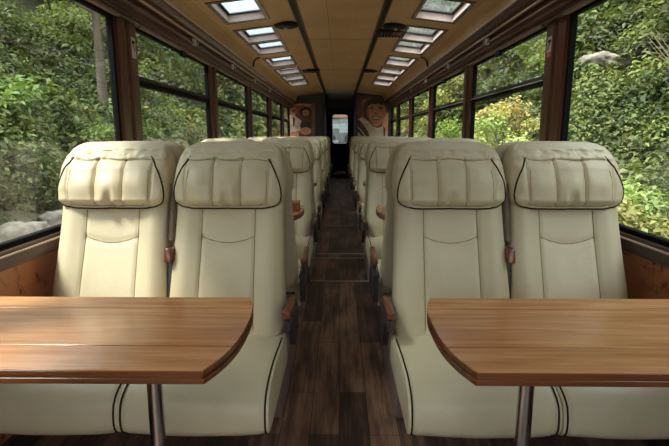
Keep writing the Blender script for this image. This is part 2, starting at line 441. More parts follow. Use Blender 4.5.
# ceiling fittings
def disc(x, y, label):
    e = empty('ceiling_speaker', (x,y,2.277)); 
    b = MB(); b.lathe([(.118,0),(.120,-.012),(.112,-.026),(.085,-.034),(.08,-.030),(.02,-.036)], M['black'], n=32); b.build('housing', e, smooth=True)
    c = MB(); c.lathe([(.018,-.035),(.018,-.046),(.006,-.05)], M['alu'], n=16); c.build('cap', e, smooth=True)
    return tag(e, label, 'speaker', 'round ceiling speakers')
def vent(x, y, label):
    e = empty('air_vent', (x,y,2.276))
    b = MB(); w,l = .135,.13
    b.box(-w,w,-l,-l+.02,-.03,0,M['black']); b.box(-w,w,l-.02,l,-.03,0,M['black']); b.box(-w,-w+.02,-l,l,-.03,0,M['black']); b.box(w-.02,w,-l,l,-.03,0,M['black'])
    b.box(-w,w,-l,l,-.006,0,M['rubber']); b.build('housing', e, bevel=.003)
    for k in range(7):
        s_ = MB(); xx = -w+.035+k*.0335; s_.box(xx-.006,xx+.006,-l+.02,l-.02,-.028,-.008,M['plastic']); s_.build('slat', e)
    return tag(e, label, 'vent', 'slatted air vents in the ceiling')
disc(-.515,4.76,'round black speaker on the left side of the ceiling beside the first skylights')
disc(.525,4.82,'round black speaker on the right side of the ceiling, just before the slatted vent')
vent(.52,5.12,'black slatted air vent on the right side of the ceiling behind a round speaker')
vent(-.465,8.0,'black slatted air vent far down the left side of the ceiling')
disc(.49,8.05,'small far round black speaker on the right side of the ceiling')

# end partitions, corridor and door
m = MB()
for s in (-1,1):
    m.box(s*.40,s*1.34,YE,YE+.05,0,2.34,M['dark'])
    m.box(s*.40,s*.44,YE,YD,0,2.40,M['dark'])
m.box(-.44,.44,YD,YD+.05,2.02,2.40,M['dark']); m.box(-.44,-.33,YD,YD+.05,0,2.02,M['black']); m.box(.33,.44,YD,YD+.05,0,2.02,M['black'])
S(m.build('wall_back'))
t_ = MB()
for s in (-1,1):
    t_.box(s*.385,s*.42,YE-.02,YE+.06,0,2.34,M['plastic'])
    t_.box(s*.42,s*1.1,YE-.03,YE,2.19,2.212,M['cornice'])
S(t_.build('trim_%d'%tn, bevel=.004)); tn += 1
d = S(empty('door_1', (0,YD,0)))
db = MB(); hx, z0, z1 = .245, .98, 1.86
for a in ((-.33,-hx,0,2.02),(hx,.33,0,2.02),(-hx,hx,0,z0),(-hx,hx,z1,2.02)): db.box(a[0],a[1],-.02,.02,a[2],a[3],M['black'])
db.build('door_leaf', d)
def rrect(x0,x1,z0,z1,r,n=6):
    out = []
    for cx,cz,a in ((x1-r,z1-r,0),(x0+r,z1-r,PI/2),(x0+r,z0+r,PI),(x1-r,z0+r,1.5*PI)):
        for k in range(n+1): t = a+PI/2*k/n; out.append((cx+r*math.cos(t),cz+r*math.sin(t)))
    return out
db = MB(); o1 = rrect(-hx-.01,hx+.01,z0-.01,z1+.01,.02); i1 = rrect(-hx+.02,hx-.02,z0+.02,z1-.02,.08); n = len(o1)
vs = [(x,y,z) for y in (-.032,.022) for x,z in o1]+[(x,y,z) for y in (-.032,.022) for x,z in i1]
fs = []
for i in range(n):
    j = (i+1)%n; fs += [(i,j,2*n+j,2*n+i),(n+i,n+j,3*n+j,3*n+i),(i,j,n+j,n+i),(2*n+i,2*n+j,3*n+j,3*n+i)]
db.add(vs, fs, M['rubber']); db.build('window_frame', d)
db = MB(); db.box(-hx,hx,-.004,.004,z0,z1,M['glass']); db.build('pane', d)
db = MB(); db.tube([(.275,-.02,1.02),(.275,-.06,1.02),(.275,-.06,.86),(.275,-.02,.86)], .009, M['alu'], 8); db.build('door_handle', d)
# what stands beyond the door: the end of the next carriage
nc = MB()
wh = mat('white_paint', srgb(118,126,128), rough=.6); gy = mat('blue_grey_paint', srgb(38,44,47), rough=.6); orr = mat('orange_paint', srgb(170,104,80), rough=.6)
nc.box(-1.3,1.3,YD+1.3,YD+1.4,-.8,2.6,gy); nc.box(-.9,-.03,YD+1.27,YD+1.3,1.45,1.85,wh); nc.box(-.03,.9,YD+1.26,YD+1.3,1.32,1.85,wh)
nc.box(-.9,.9,YD+1.24,YD+1.3,1.80,1.86,orr); nc.box(-.9,-.06,YD+1.26,YD+1.3,.80,1.09,wh); nc.box(-.06,.9,YD+1.26,YD+1.3,.80,1.0,wh); nc.box(-1.3,1.3,YD+1.26,YD+1.3,1.86,2.6,wh)
o = nc.build('railway_carriage', bevel=.003); tag(o, 'white and blue-grey end of the next carriage seen through the end door', 'carriage')

# rear of the saloon (behind the camera)
m = MB()
m.box(-1.34,1.34,YB-.05,YB,0,.8,M['dark']); m.box(-1.34,1.34,YB-.05,YB,1.95,2.4,M['dark']); m.box(-1.34,-1.15,YB-.05,YB,.8,1.95,M['dark']); m.box(1.15,1.34,YB-.05,YB,.8,1.95,M['dark'])
S(m.build('wall_front'))
e = S(empty('window_%d'%wn, (0,YB-.02,.8))); g = MB(); g.box(-1.15,1.15,-.003,.003,0,1.15,M['glass']); g.build('pane', e)

# posters
def poster(name, x0, x1, z0, z1, shapes, label, y):
    mb = MB(); mb.box(x0,x1,y-.006,y,z0,z1,shapes[0][0])
    k = 1
    for mt, poly in shapes[1:]:
        yy = y-.006-.0008*k
        vs = [(x0+(x1-x0)*u, yy, z0+(z1-z0)*v) for u,v in poly]
        mb.add(vs, [list(range(len(vs)))], mt); k += 1
    o = mb.build(name); tag(o, label, 'poster'); return o
def ell(cx,cz,rx,rz,rot=0,n=28,a0=0,a1=2*PI):
    c,s = math.cos(rot),math.sin(rot); out = []
    for k in range(n):
        t = a0+(a1-a0)*k/(n if a1-a0>6 else n-1); x,z = rx*math.cos(t), rz*math.sin(t); out.append((cx+x*c-z*s, cz+x*s+z*c))
    return out
pc = lambda n,r,g,b,r2,g2,b2: mat('print_'+n, srgb(r,g,b), srgb(r2,g2,b2), scale=7, rough=.5, detail=5)
BG = pc('brown',138,68,54,96,50,42); SK = pc('skin',224,150,120,200,126,98); SKD = pc('skin_shade',170,100,78,146,84,66); HAIR = pc('hair',74,42,36,52,32,28)
HAT = pc('hat',168,108,82,120,72,56); SHAWL = pc('shawl',240,214,196,206,166,144); OR = pc('orange',240,164,124,220,138,104); TEETH = pc('teeth',232,216,200,220,200,186); LIP = pc('lip',150,70,60,130,60,52); DKF = pc('dark_fabric',96,52,44,72,40,36)
clipu = lambda poly: [(min(max(u,.0),1.),min(max(v,.0),1.)) for u,v in poly]
poster('wall_poster', .43, 1.20, .55, 2.185, [(BG,None),
    (DKF,clipu([(0,1),(0,.93),(.2,.9),(.4,.93),(.6,1)])),
    (HAT,clipu([(.10,.86),(.14,.95),(.28,.97),(.36,1.0),(.46,.97),(.62,1.0),(.98,1.0),(.99,.84),(.9,.7),(.3,.8)])),
    (DKF,clipu([(.40,.97),(.52,1.0),(.95,.98),(.97,.93),(.7,.95)])),
    (HAIR,clipu(ell(.58,.86,.38,.115,0))), (HAIR,clipu([(.2,.86),(.26,.72),(.34,.66),(.34,.86)])),
    (OR,clipu([(1,.78),(.93,.76),(.82,.66),(.8,.5),(1,.42)])),
    (SK,clipu([(.27,.86),(.36,.91),(.58,.93),(.80,.91),(.91,.85),(.92,.76),(.86,.67),(.76,.59),(.62,.555),(.50,.575),(.38,.64),(.29,.75)])),
    (SKD,clipu([(.27,.86),(.33,.89),(.36,.80),(.38,.70),(.52,.585),(.50,.575),(.38,.64),(.29,.75)])),
    (HAIR,clipu([(.25,.87),(.34,.94),(.60,.955),(.86,.93),(.92,.87),(.84,.89),(.76,.875),(.66,.90),(.56,.885),(.46,.90),(.40,.87),(.34,.86),(.30,.80)])),
    (SKD,clipu(ell(.46,.835,.075,.013,.1))), (SKD,clipu(ell(.74,.835,.075,.013,-.1))),
    (HAIR,clipu(ell(.46,.82,.055,.008,.05))), (HAIR,clipu(ell(.74,.82,.055,.008,-.05))), (HAIR,clipu(ell(.46,.848,.07,.005,.1))), (HAIR,clipu(ell(.74,.848,.07,.005,-.1))),
    (SKD,clipu([(.56,.76),(.60,.77),(.65,.76),(.66,.745),(.54,.745)])), (OR,clipu(ell(.44,.745,.055,.022))), (OR,clipu(ell(.77,.745,.055,.022))),
    (LIP,clipu([(.46,.70),(.52,.705),(.61,.70),(.70,.705),(.76,.70),(.70,.665),(.61,.652),(.52,.665)])), (TEETH,clipu([(.49,.697),(.61,.692),(.73,.697),(.68,.676),(.61,.669),(.54,.676)])),
    (SHAWL,clipu([(.02,.66),(.16,.70),(.34,.64),(.52,.555),(.66,.53),(.84,.57),(.92,.52),(1,.40),(1,.0),(0,0)])),
    (DKF,clipu([(.0,.64),(.06,.66),(.20,.58),(.36,.47),(.42,.36),(.30,.40),(.14,.50),(0,.56)])), (HAIR,clipu([(.0,.54),(.10,.50),(.22,.42),(.20,.39),(0,.48)])), (DKF,clipu([(.84,.57),(.92,.52),(.90,.4),(.86,.4)]))],
    'large brown printed photograph of a smiling child on the end wall right of the door', YE)
poster('wall_poster', -1.26, -.63, .6, 2.035, [(BG,None),
    (SKD,clipu(ell(.5,.88,.45,.10))), (OR,clipu([(.1,.97),(.5,.99),(.9,.97),(.8,.95),(.4,.955)])), (HAIR,clipu(ell(.64,.85,.24,.085))),
    (SK,clipu(ell(.64,.83,.14,.055))), (HAIR,clipu(ell(.585,.838,.03,.007))),(HAIR,clipu(ell(.70,.838,.03,.007))), (LIP,clipu(ell(.64,.80,.05,.006))),
    (SK,clipu([(.0,.90),(.2,.94),(.32,.88),(.2,.76),(.05,.78)])), (SKD,clipu([(.06,.88),(.2,.90),(.24,.85),(.1,.83)])),
    (SHAWL,clipu([(0,.80),(.2,.78),(.46,.70),(.40,.52),(0,.49)])), (DKF,clipu([(.12,.76),(.2,.74),(.18,.6),(.12,.6)])),
    (HAIR,clipu(ell(.66,.62,.27,.065))), (OR,clipu(ell(.62,.52,.23,.065))), (HAIR,clipu(ell(.54,.53,.035,.008))),(HAIR,clipu(ell(.70,.53,.035,.008))),
    (HAT,clipu([(.92,.96),(1,.96),(1,.4),(.88,.4),(.87,.66)])), (OR,clipu([(0,.49),(.36,.50),(.36,.44),(0,.42)])), (DKF,clipu([(0,.42),(1,.40),(1,0),(0,0)]))],
    'brown printed photograph of a family on the end wall left of the door', YE)

# floor hatches in the aisle
for i,(y0,y1,lab) in enumerate(((4.0,4.80,'dark floor hatch with metal edging in the aisle, nearest the camera'),(4.98,6.62,'long dark floor hatch with metal edging further down the aisle'))):
    e = empty('floor_hatch', (0,(y0+y1)/2,0)); L = (y1-y0)/2
    mb = MB(); mb.box(-.275,.275,-L+.01,L-.01,0,.003,M['floor']); mb.build('cover', e)
    mb = MB()
    for a in ((-.29,.29,-L,-L+.014),(-.29,.29,L-.014,L),(.272,.29,-L,L),(-.29,-.272,-L,L)): mb.box(*a,0,.006,M['alu'])
    mb.build('metal_edging', e); tag(e, lab, 'floor hatch')

# ------------------------------------------------------------------ seats
def ymid(z): return (z-.42)*.325-.016
def sup(t, n): return max(0., 1-abs(t)**n)**(1./n)
def sheet(pos_front, pos_back, nu, nv):
    us = [(.6*s_+.4*math.sin(PI/2*s_)) for s_ in [(-1+2*i/nu) for i in range(nu+1)]]
    vs_ = [(.5-.5*math.cos(PI*j/nv))*.6+.4*j/nv for j in range(nv+1)]
    V = []; F = []; idf = {}; idb = {}
    for j,v in enumerate(vs_):
        for i,u in enumerate(us):
            idf[i,j] = len(V); V.append(pos_front(u,v))
    for j,v in enumerate(vs_):
        for i,u in enumerate(us):
            if i in (0,nu) or j in (0,nv): idb[i,j] = idf[i,j]
            else: idb[i,j] = len(V); V.append(pos_back(u,v))
    for j in range(nv):
        for i in range(nu):
            F.append((idf[i,j],idf[i+1,j],idf[i+1,j+1],idf[i,j+1])); F.append((idb[i,j],idb[i,j+1],idb[i+1,j+1],idb[i+1,j]))
    return V, F
g_ = lambda d, s: math.exp(-(d/s)**2)
def line_g(d, s=.006): return g_(d, s)
# backrest
BZ0, BZ1 = .40, 1.19
def back_w(v):
    return (.2535 - .020*min(1,v/.6) - .010*max(0,v-.8)/.2) * sup(2*v-1, 9)
def back_front(u, v):
    z = BZ0+(BZ1-BZ0)*v; x = u*back_w(v)
    e = sup(u,5)*sup(2*v-1,10)
    t = .058 + .020*g_(abs(u)-.78,.2) - .006*g_(u,.5) + .018*g_(v-.22,.18)*(1-.3*abs(u))
    t *= e
    sx = .118-.006*v
    t -= .007*(line_g(x-sx,.008)+line_g(x+sx,.008))*min(1,e)
    zs = .795 + .028*(x/.115)**2
    if abs(x) < sx: t -= .006*line_g(z-zs,.010)
    t += .0028*noise.noise(Vector((x*9,z*7,1.3)))*e
    return (x, ymid(z)-t, z)
def back_back(u, v):
    z = BZ0+(BZ1-BZ0)*v; x = u*back_w(v); return (x, ymid(z)+.052*sup(u,8)*sup(2*v-1,12), z)
# headrest
HZ0, HZ1 = .926, 1.221
def head_w(v): return (.2435 - .008*g_(v,.15) - .032*max(0,(v-.35)/.65)**1.6) * sup(2*v-1, 6)
import bisect
def interp(xs, ys, x):
    i = max(1, min(len(xs)-1, bisect.bisect(xs, x))); a = (x-xs[i-1])/(xs[i]-xs[i-1]); a = a*a*(3-2*a)
    return ys[i-1]*(1-a)+ys[i]*a
def make_head_front(seed):
    def f(u, v):
        z = HZ0+(HZ1-HZ0)*v; x = u*head_w(v)
        A = interp([0,.06,.2,.4,.62,.74,.88,1],[.035,.088,.122,.130,.120,.104,.066,.012],v)
        e = sup(u,4.5)*min(1,sup(2*v-1,14)*1.0+.0)
        t = A*e
        pu = .172
        inside = abs(x) < pu and .09 < v < .76
        dv = .74
        t -= .011*g_(z-(HZ0+(HZ1-HZ0)*dv+.003*math.sin(x*40+seed)),.0055)*(1 if abs(x)<pu+.01 else .25)*e
        if .05 < v < .77:
            k = min(1,(v-.05)/.08)
            rr = .168 + .012*min(1,v/.4)
            t -= .010*k*(g_(x-.060,.006)+g_(x+.060,.006))*e
            t -= .007*k*(g_(abs(x)-rr,.006))*e
            # pillows
            for c in (-.118,0,.118): t += .010*k*max(0,1-((x-c)/.055)**2)*math.sin(PI*min(1,max(0,(v-.05)/.7)))*e
            # pucker in the middle
            t -= .016*g_(x-.012*math.sin(seed*3),.016)*g_(v-.17,.12)
            t += .007*g_(x-.028,.012)*g_(v-.22,.15)+.007*g_(x+.026,.014)*g_(v-.2,.13)
        if abs(x) < .17: t -= .007*g_(z-(HZ0+.026+.10*max(0,abs(x)-.13)),.005)*e
        t += .004*noise.noise(Vector((x*22+seed,z*14,seed)))*e
        t += .013*noise.noise(Vector((x*26+seed,z*70,2*seed)))*g_(v-.84,.10)*e
        t += .006*noise.noise(Vector((x*60+seed,z*40,3*seed)))*g_(v-.80,.07)*e
        t += .006*noise.noise(Vector((x*30,z*26,3*seed)))*g_(abs(u)-.9,.15)
        return (x, ymid(z)-t, z+.004*noise.noise(Vector((x*9,seed,0)))*(1 if v>.5 else .3))
    return f
def head_back(u, v):
    z = HZ0+(HZ1-HZ0)*v; x = u*head_w(v); return (x, ymid(z)+.058*sup(u,5)*sup(2*v-1,6), z)
# cushion: section path in (y,z)
CY = [(-.02,.425),(-.12,.432),(-.25,.445),(-.38,.452),(-.46,.448),(-.515,.432),(-.550,.404),(-.563,.365),(-.563,.325),(-.548,.298),(-.51,.287),(-.3,.285),(-.02,.285)]
def smooth_path(pts, n):
    P_ = [Vector((p[0],p[1],0)) for p in pts]; out = []
    for i in range(len(P_)-1):
        p0,p1,p2,p3 = P_[max(i-1,0)],P_[i],P_[i+1],P_[min(i+2,len(P_)-1)]
        for k in range(n):
            t = k/n; out.append(.5*((2*p1)+(-p0+p2)*t+(2*p0-5*p1+4*p2-p3)*t*t+(-p0+3*p1-3*p2+p3)*t**3))
    out.append(P_[-1]); return [(p.x,p.y) for p in out]
CP = smooth_path(CY, 5)
CC = (-.29,.365)
HW = .2475
def cush_pt(x, i, hw=HW):
    y,z = CP[i]; u = x/hw; e = sup(u,9)
    g = .004*g_(abs(x)-.226,.006)
    by = y; bz = z
    k = e
    yy = CC[0]+(by-CC[0])*(.92+.08*k); zz = CC[1]+(bz-CC[1])*(.68+.32*k)
    nrm = Vector((yy-CC[0], (zz-CC[1])*3)).normalized()
    d = -g + .006*(1-(x/.2)**2)*(1 if abs(x)<.2 else 0) + .003*noise.noise(Vector((x*8,yy*8,zz*8)))
    return (x, yy+nrm.x*d, zz+nrm.y*d)
def make_cushion_mb():
    mb = MB(); nx = 60; hw = HW
    xs = [hw*(.55*s_+.45*math.sin(PI/2*s_)) for s_ in [(-1+2*i/nx) for i in range(nx+1)]]
    n = len(CP); V = [cush_pt(x,i) for x in xs for i in range(n)]; F = []
    for a in range(nx):
        for i in range(n): 
            j = (i+1)%n; F.append((a*n+i,a*n+j,(a+1)*n+j,(a+1)*n+i))
    F += [list(range(n)), list(range(nx*n,(nx+1)*n))]
    mb.add(V,F,M['leather']); return mb

def seat_meshes(seed):
    r = {}
    mb = MB(); V,F = sheet(back_front, back_back, 84, 96); mb.add(V,F,M['leather']); r['backrest'] = mb
    def seam_line(f, uv, mb, rad=.0021, off=-.0006):
        pp = []
        for u_,v_ in uv:
            p = Vector(f(u_,v_)); pp.append((p.x, p.y+off, p.z))
        mb.tube(pp, rad, M['stitch'], 5)
    for sg in (-1,1): seam_line(back_front, [(sg*(.118-.006*v)/back_w(v), v) for v in [.06+.62*k/40 for k in range(41)]], mb)
    xs_ = [-.115+.23*k/24 for k in range(25)]
    seam_line(back_front, [(x/back_w(.51), (.795+.028*(x/.115)**2-BZ0)/(BZ1-BZ0)) for x in xs_], mb)
    hf = make_head_front(seed); mb = MB(); V,F = sheet(hf, head_back, 120, 90); mb.add(V,F,M['leather']); r['headrest'] = mb
    for sg in (-1,1): seam_line(hf, [(sg*.060/head_w(v), v) for v in [.10+.64*k/24 for k in range(25)]], mb, .0014)
    seam_line(hf, [(-.165/head_w(.74)+.33/head_w(.74)*k/24, .74+.01*math.sin(k*.5+seed)) for k in range(25)], mb, .0015)
    seam_line(hf, [(-.17/.243,.6-.1*k) for k in range(5)]+[(-.64,.12)]+[(-.6+1.2*k/12,.09) for k in range(13)]+[(.64,.12)]+[(.17/.243,.2+.1*k) for k in range(5)], mb, .0013)
    # piping round the headrest
    pts = []
    def pth(u,v):
        p = Vector(hf(u,v)); pts.append((p.x, p.y-.001, p.z))
    def uu(v): return .945-.21*max(0,(v-.2)/.6)**1.8
    for v in [.80-.05*k for k in range(14)]: pth(-uu(v),v)
    for v,u in ((.11,-.925),(.08,-.88),(.065,-.8)): pth(u,v)
    for k in range(1,20): pth(-.8+1.6*k/20,.055)
    for v,u in ((.065,.8),(.08,.88),(.11,.93)): pth(u,v)
    for v in [.15+.05*k for k in range(14)]: pth(uu(v),v)
    mb = MB(); mb.tube(pts,[.0015]+[.0036]*(len(pts)-2)+[.0015],M['piping'],6); r['piping'] = mb
    return r
def make_seat(kind, seed):
    """kind: armrest side -1 / +1 (local x) for aisle seats, 0 for window seats"""
    root = empty('passenger_seat')
    ms = seat_meshes(seed)
    ms['backrest'].build('backrest', root, smooth=True)
    h = ms['headrest'].build('headrest', root, smooth=True)
    tag(ms['piping'].build('piping', h, smooth=True), 'dark brown piping')
    c = make_cushion_mb().build('seat_cushion', root, smooth=True); c.location.x = .010*kind
    for s in (-1,1):
        pts = []
        for i in range(4, 50):
            p = cush_pt(s*.231, i); pts.append((p[0]+s*.001, p[1]+(-.002 if i>22 else 0), p[2]+(.002 if i < 32 else 0)))
        mb = MB(); mb.tube(pts,.003,M['piping'],6); tag(mb.build('piping', c, smooth=True), 'dark brown piping')
    mb = MB(); mb.box(-.225,.225,.01,.30,0,.37,M['pedestal'], lambda x,y,z:(x,y+(-.22 if z>.2 and y<.1 else 0),z))
    mb.build('seat_base', root, bevel=.006)
    mb = MB(); mb.box(-.226,.226,-.44,.10,.262,.292,M['plastic']); mb.build('seat_frame', root, bevel=.004)
    if kind:
        s = kind; x0 = s*.278
        def arm(px, up):
            a = MB()
            if not up:
                a.box(px-.016,px+.016,-.225,.02,.552,.586,M['armwood'], lambda x,y,z:(x,y,z+(.006 if y<-.1 else -.012)))
                o = a.build('armrest', root, bevel=.007, seg=3, smooth=True); tag(o, 'varnished brown wooden armrest')
                b = MB()
                b.box(px-.012,px+.012,-.205,-.02,.50,.545,M['plastic']); b.box(px-.013,px+.013,-.13,.12,.36,.51,M['plastic'], lambda x,y,z:(x,y+(.12 if z<.4 and y<0 else 0),z))
                b.build('bracket', o, bevel=.004)
            else:
                a.tube([(px,.00,.52),(px,.02,.62),(px,.05,.72)], .014, M['plastic'], 10)
                a.tube([(px,.07,.80),(px,.105,.92),(px,.14,1.04)], [.016,.017,.015], M['strap'], 10)
                o = a.build('armrest', root, smooth=True); tag(o, 'folded-up middle armrest, brown wood at its lower end')
                b = MB(); b.box(px-.015,px+.015,-.016,.04,.722,.782,M['armwood'], lambda x,y,z:(x,y+(z-.7)*.3,z)); b.build('wooden_end', o, bevel=.006, seg=2, smooth=True)
        arm(x0, False); arm(-s*.2445, True)
    return root
M['strap'] = mat('armrest_leather', srgb(96,78,60), rough=.5)
proto = {k: make_seat(k, sd) for k, sd in ((-1, 1.7), (1, 4.1), (0, 2.9))}
CAS = {-1:.480, 1:.473}; CBS = {-1:.982, 1:.968}
ROWS = [1.95+2.0*i for i in range(6)]
ORD = ['first','second','third','fourth','fifth','sixth']
used = set()
def put_seat(kind, x, y, rz, label, group):
    if kind in used: o = copy_tree(proto[kind])
    else: used.add(kind); o = proto[kind]
    o.location = (x,y,0); o.rotation_euler = (0,0,rz)
    if kind == 0:
        for ch in o.children:
            if ch.name.startswith('seat_cushion'): ch.location.x = (0 if rz else (.026 if x < 0 else -.014))
    tag(o, label, 'seat', group)
VISAWAY = 5
for i, y in enumerate(ROWS):
    for sgn, side in ((-1,'left'),(1,'right')):
        # facing the camera: local +x = world +x
        put_seat(-sgn, sgn*CAS[sgn], y, 0, 'cream aisle seat %s of the aisle facing the camera, %s row from the front' % (side, ORD[i]), 'cream seats facing the camera')
        put_seat(0, sgn*CBS[sgn], y, 0, 'cream seat beside the %s windows facing the camera, %s row from the front' % (side, ORD[i]), 'cream seats facing the camera')
        if i < VISAWAY:
            put_seat(sgn, sgn*CAS[sgn], y+.645, PI, 'cream aisle seat turned away, directly behind the %s facing row on the %s' % (ORD[i], side), 'cream seats facing away')
            put_seat(0, sgn*CBS[sgn], y+.645, PI, 'cream window seat turned away, directly behind the %s facing row on the %s' % (ORD[i], side), 'cream seats facing away')

# ------------------------------------------------------------------ tables (local: aisle end towards +x, wall at -x)
def outline(inset=0):
    pts = []
    Xe = lambda y: -.252 - .040*abs((y-1.235)/.24)**2.6
    ys = [.978+(1.457-.978)*k/22 for k in range(23)]
    pts = [(-1.235+inset,.975+inset)]
    for k,y in enumerate(ys):
        yy = min(max(y,.975+inset),1.46-inset); pts.append((Xe(y)-inset, yy))
    pts.append((-1.235+inset,1.46-inset))
    return pts
def cut(poly, y0, y1):
    out = []
    def clip(pl, f, yv):
        r = []
        for i,p in enumerate(pl):
            q = pl[(i+1)%len(pl)]; a, b = f(p[1]), f(q[1])
            if a: r.append(p)
            if a != b: t = (yv-p[1])/(q[1]-p[1]); r.append((p[0]+(q[0]-p[0])*t, yv))
        return r
    pl = clip(poly, lambda y: y >= y0, y0); return clip(pl, lambda y: y <= y1, y1)
CXT, CYT = -.745, 1.2175
def make_table():
    root = empty('dining_table')
    mb_s = MB(); mb = MB(); sh = lambda pl: [(x-CXT, y-CYT) for x,y in pl]
    for a,b in ((.9,1.0975),(1.1025,1.3575),(1.3615,1.6)): mb.prism(sh(cut(outline(.0015),a,b)), .7375, .741, M['table'])
    mb.build('tabletop', root, bevel=.0005, seg=1)
    for a,b in ((1.0972,1.1028),(1.3572,1.3618)): mb_s.prism(sh(cut(outline(.004),a,b)), .7376, .7386, M['piping'])
    mb_s.build('seam_filler', root)
    mb = MB()
    for ins,z0,z1 in ((.0005,.726,.7378),(.005,.720,.726),(0.0,.706,.720)): mb.prism(sh(outline(ins)), z0, z1, M['tedge'])
    mb.build('edge_moulding', root, bevel=.0012, seg=1)
    mb = MB(); mb.lathe([(.0205,.012),(.0205,.705)], M['chrome'], (-.504-CXT,1.20-CYT,0), 28); lg = mb.build('leg', root, smooth=True)
    mb = MB(); mb.lathe([(.06,.69),(.062,.706)], M['chrome'], (-.504-CXT,1.20-CYT,0), 28); mb.build('top_flange', lg, smooth=True)
    mb = MB(); mb.lathe([(.09,0),(.09,.008),(.03,.016),(.022,.03)], M['chrome'], (-.504-CXT,1.20-CYT,0), 32); mb.build('base_plate', lg, smooth=True)
    mb = MB(); mb.box(-1.25-CXT,-1.20-CXT,-.2,.2,.66,.7055,M['sill']); mb.build('wall_bracket', root, bevel=.003)
    return root
tproto = make_table()
first = True
for i in range(5):
    for sgn, side in ((-1,'left'),(1,'right')):
        o = tproto if first else copy_tree(tproto); first = False
        lab = ('varnished honey wood table in the foreground %s of the aisle, on a chrome leg' % side) if i == 0 else 'varnished wood table %s of the aisle between the %s and %s rows of seats' % (side, ORD[i-1], ORD[i])
        tag(o, lab, 'table', 'tables between facing seats')
        dy = 2.0*i+(.06 if i else 0)
        if sgn < 0: o.location = (CXT, CYT+dy, 0); o.rotation_euler = (0,0,0)
        else: o.location = (-CXT, CYT+dy, 0); o.scale = (-1,1,1)
# small box on the second left table
e = empty('menu_box', (-.33, 3.30, .741))
mb = MB(); mb.box(-.09,.05,-.05,.05,0,.05,M['tedge']); mb.build('box_body', e, bevel=.004)
mb = MB(); mb.box(-.092,.052,-.052,.052,.05,.058,M['table']); mb.build('lid', e, bevel=.002)
tag(e, 'small brown wooden box on the second table left of the aisle', 'box')

# bag at the end door
bagm = mat('bag_cloth', srgb(206,166,148), srgb(140,100,88), scale=9, rough=.9)
e = empty('cloth_bag', (.0, 14.25, 0))
mb = MB(); V = []; nr = 20; ns = 12
for j in range(ns+1):
    ph = PI*j/ns
    for k in range(nr):
        t = 2*PI*k/nr; r = 1+.25*noise.noise(Vector((math.cos(t)*1.5,math.sin(t)*1.5,j*.4)))
        V.append((.22*math.sin(ph)*math.cos(t)*r, .14*math.sin(ph)*math.sin(t)*r, .11-.11*math.cos(ph)*(1 if j<ns*.8 else .85)))
F = [(j*nr+k,j*nr+(k+1)%nr,(j+1)*nr+(k+1)%nr,(j+1)*nr+k) for j in range(ns) for k in range(nr)]
mb.add(V,F,bagm); mb.build('bag_body', e, smooth=True)
mb = MB(); mb.tube([(-.08,0,.18),(-.07,0,.26),(0,0,.29),(.07,0,.26),(.08,0,.18)], .01, M['piping'], 8); mb.build('handle', e, smooth=True)
tag(e, 'crumpled tan cloth bag lying on the floor at the end door', 'bag')

# ------------------------------------------------------------------ outside
def hz(x, y):
    n1 = noise.noise(Vector((x*.25,y*.22,3.1)))*1.0 + noise.noise(Vector((x*.9,y*.8,7.7)))*.28
    if x < 0:
        d = -x
        base = -1.0+max(0,d-1.9)*.50 if d < 4.4 else .25+(d-4.4)*1.05
        base = min(base, 6.0+(d-4.4)*.12)
    else:
        d = x
        base = -1.0+max(0,d-2.2)*.18 if d < 4.6 else -.57+(d-4.6)*1.15
        base = min(base, 15+(d-4.6)*.1)
    if y > 10: base += (y-10)*(.10 if x < 0 else .36)*min(1,max(0,(d-3.0)/3))
    return base+n1*min(1,max(0,(d-2.0)/1.5))*(1 if d>4 else .6)
def terrain(name, x0, x1, label):
    nx, ny = 70, 150; mb = MB(); Y0, Y1 = -14, 60
    V = []
    for j in range(ny+1):
        for i in range(nx+1):
            t = (i/nx)**1.6; x = x0+(x1-x0)*t; y = Y0+(Y1-Y0)*(j/ny)**1.3; V.append((x,y,hz(x,y)))
    F = [(j*(nx+1)+i,j*(nx+1)+i+1,(j+1)*(nx+1)+i+1,(j+1)*(nx+1)+i) for j in range(ny) for i in range(nx)]
    mb.add(V,F,M['soil']); mb.m(M['bank'])
    for k,f in enumerate(mb.f):
        c = sum(abs(V[i][0]) for i in f)/4
        if c < 4.7 and sum(V[i][1] for i in f)/4 < 9: mb.mi[k] = 1
    o = mb.build(name, smooth=True); S(o, label)
terrain('hillside', -1.6, -30, 'steep bank outside the left windows')
terrain('hillside', 1.6, 34, 'steep hill outside the right windows')
bg = MB(); bg.box(-1.6,1.6,-14,60,-1.1,-1.02,M['bank']); S(bg.build('track_bed'), 'gravel track bed')
bb = MB(); V=[]; 
for k in range(25):
    x = -30+64*k/24; V += [(x,60,-2),(x,60,9+4*noise.noise(Vector((x*.15,2,0))))]
bb.add(V,[(2*k,2*k+2,2*k+3,2*k+1) for k in range(24)],M['soil']); 
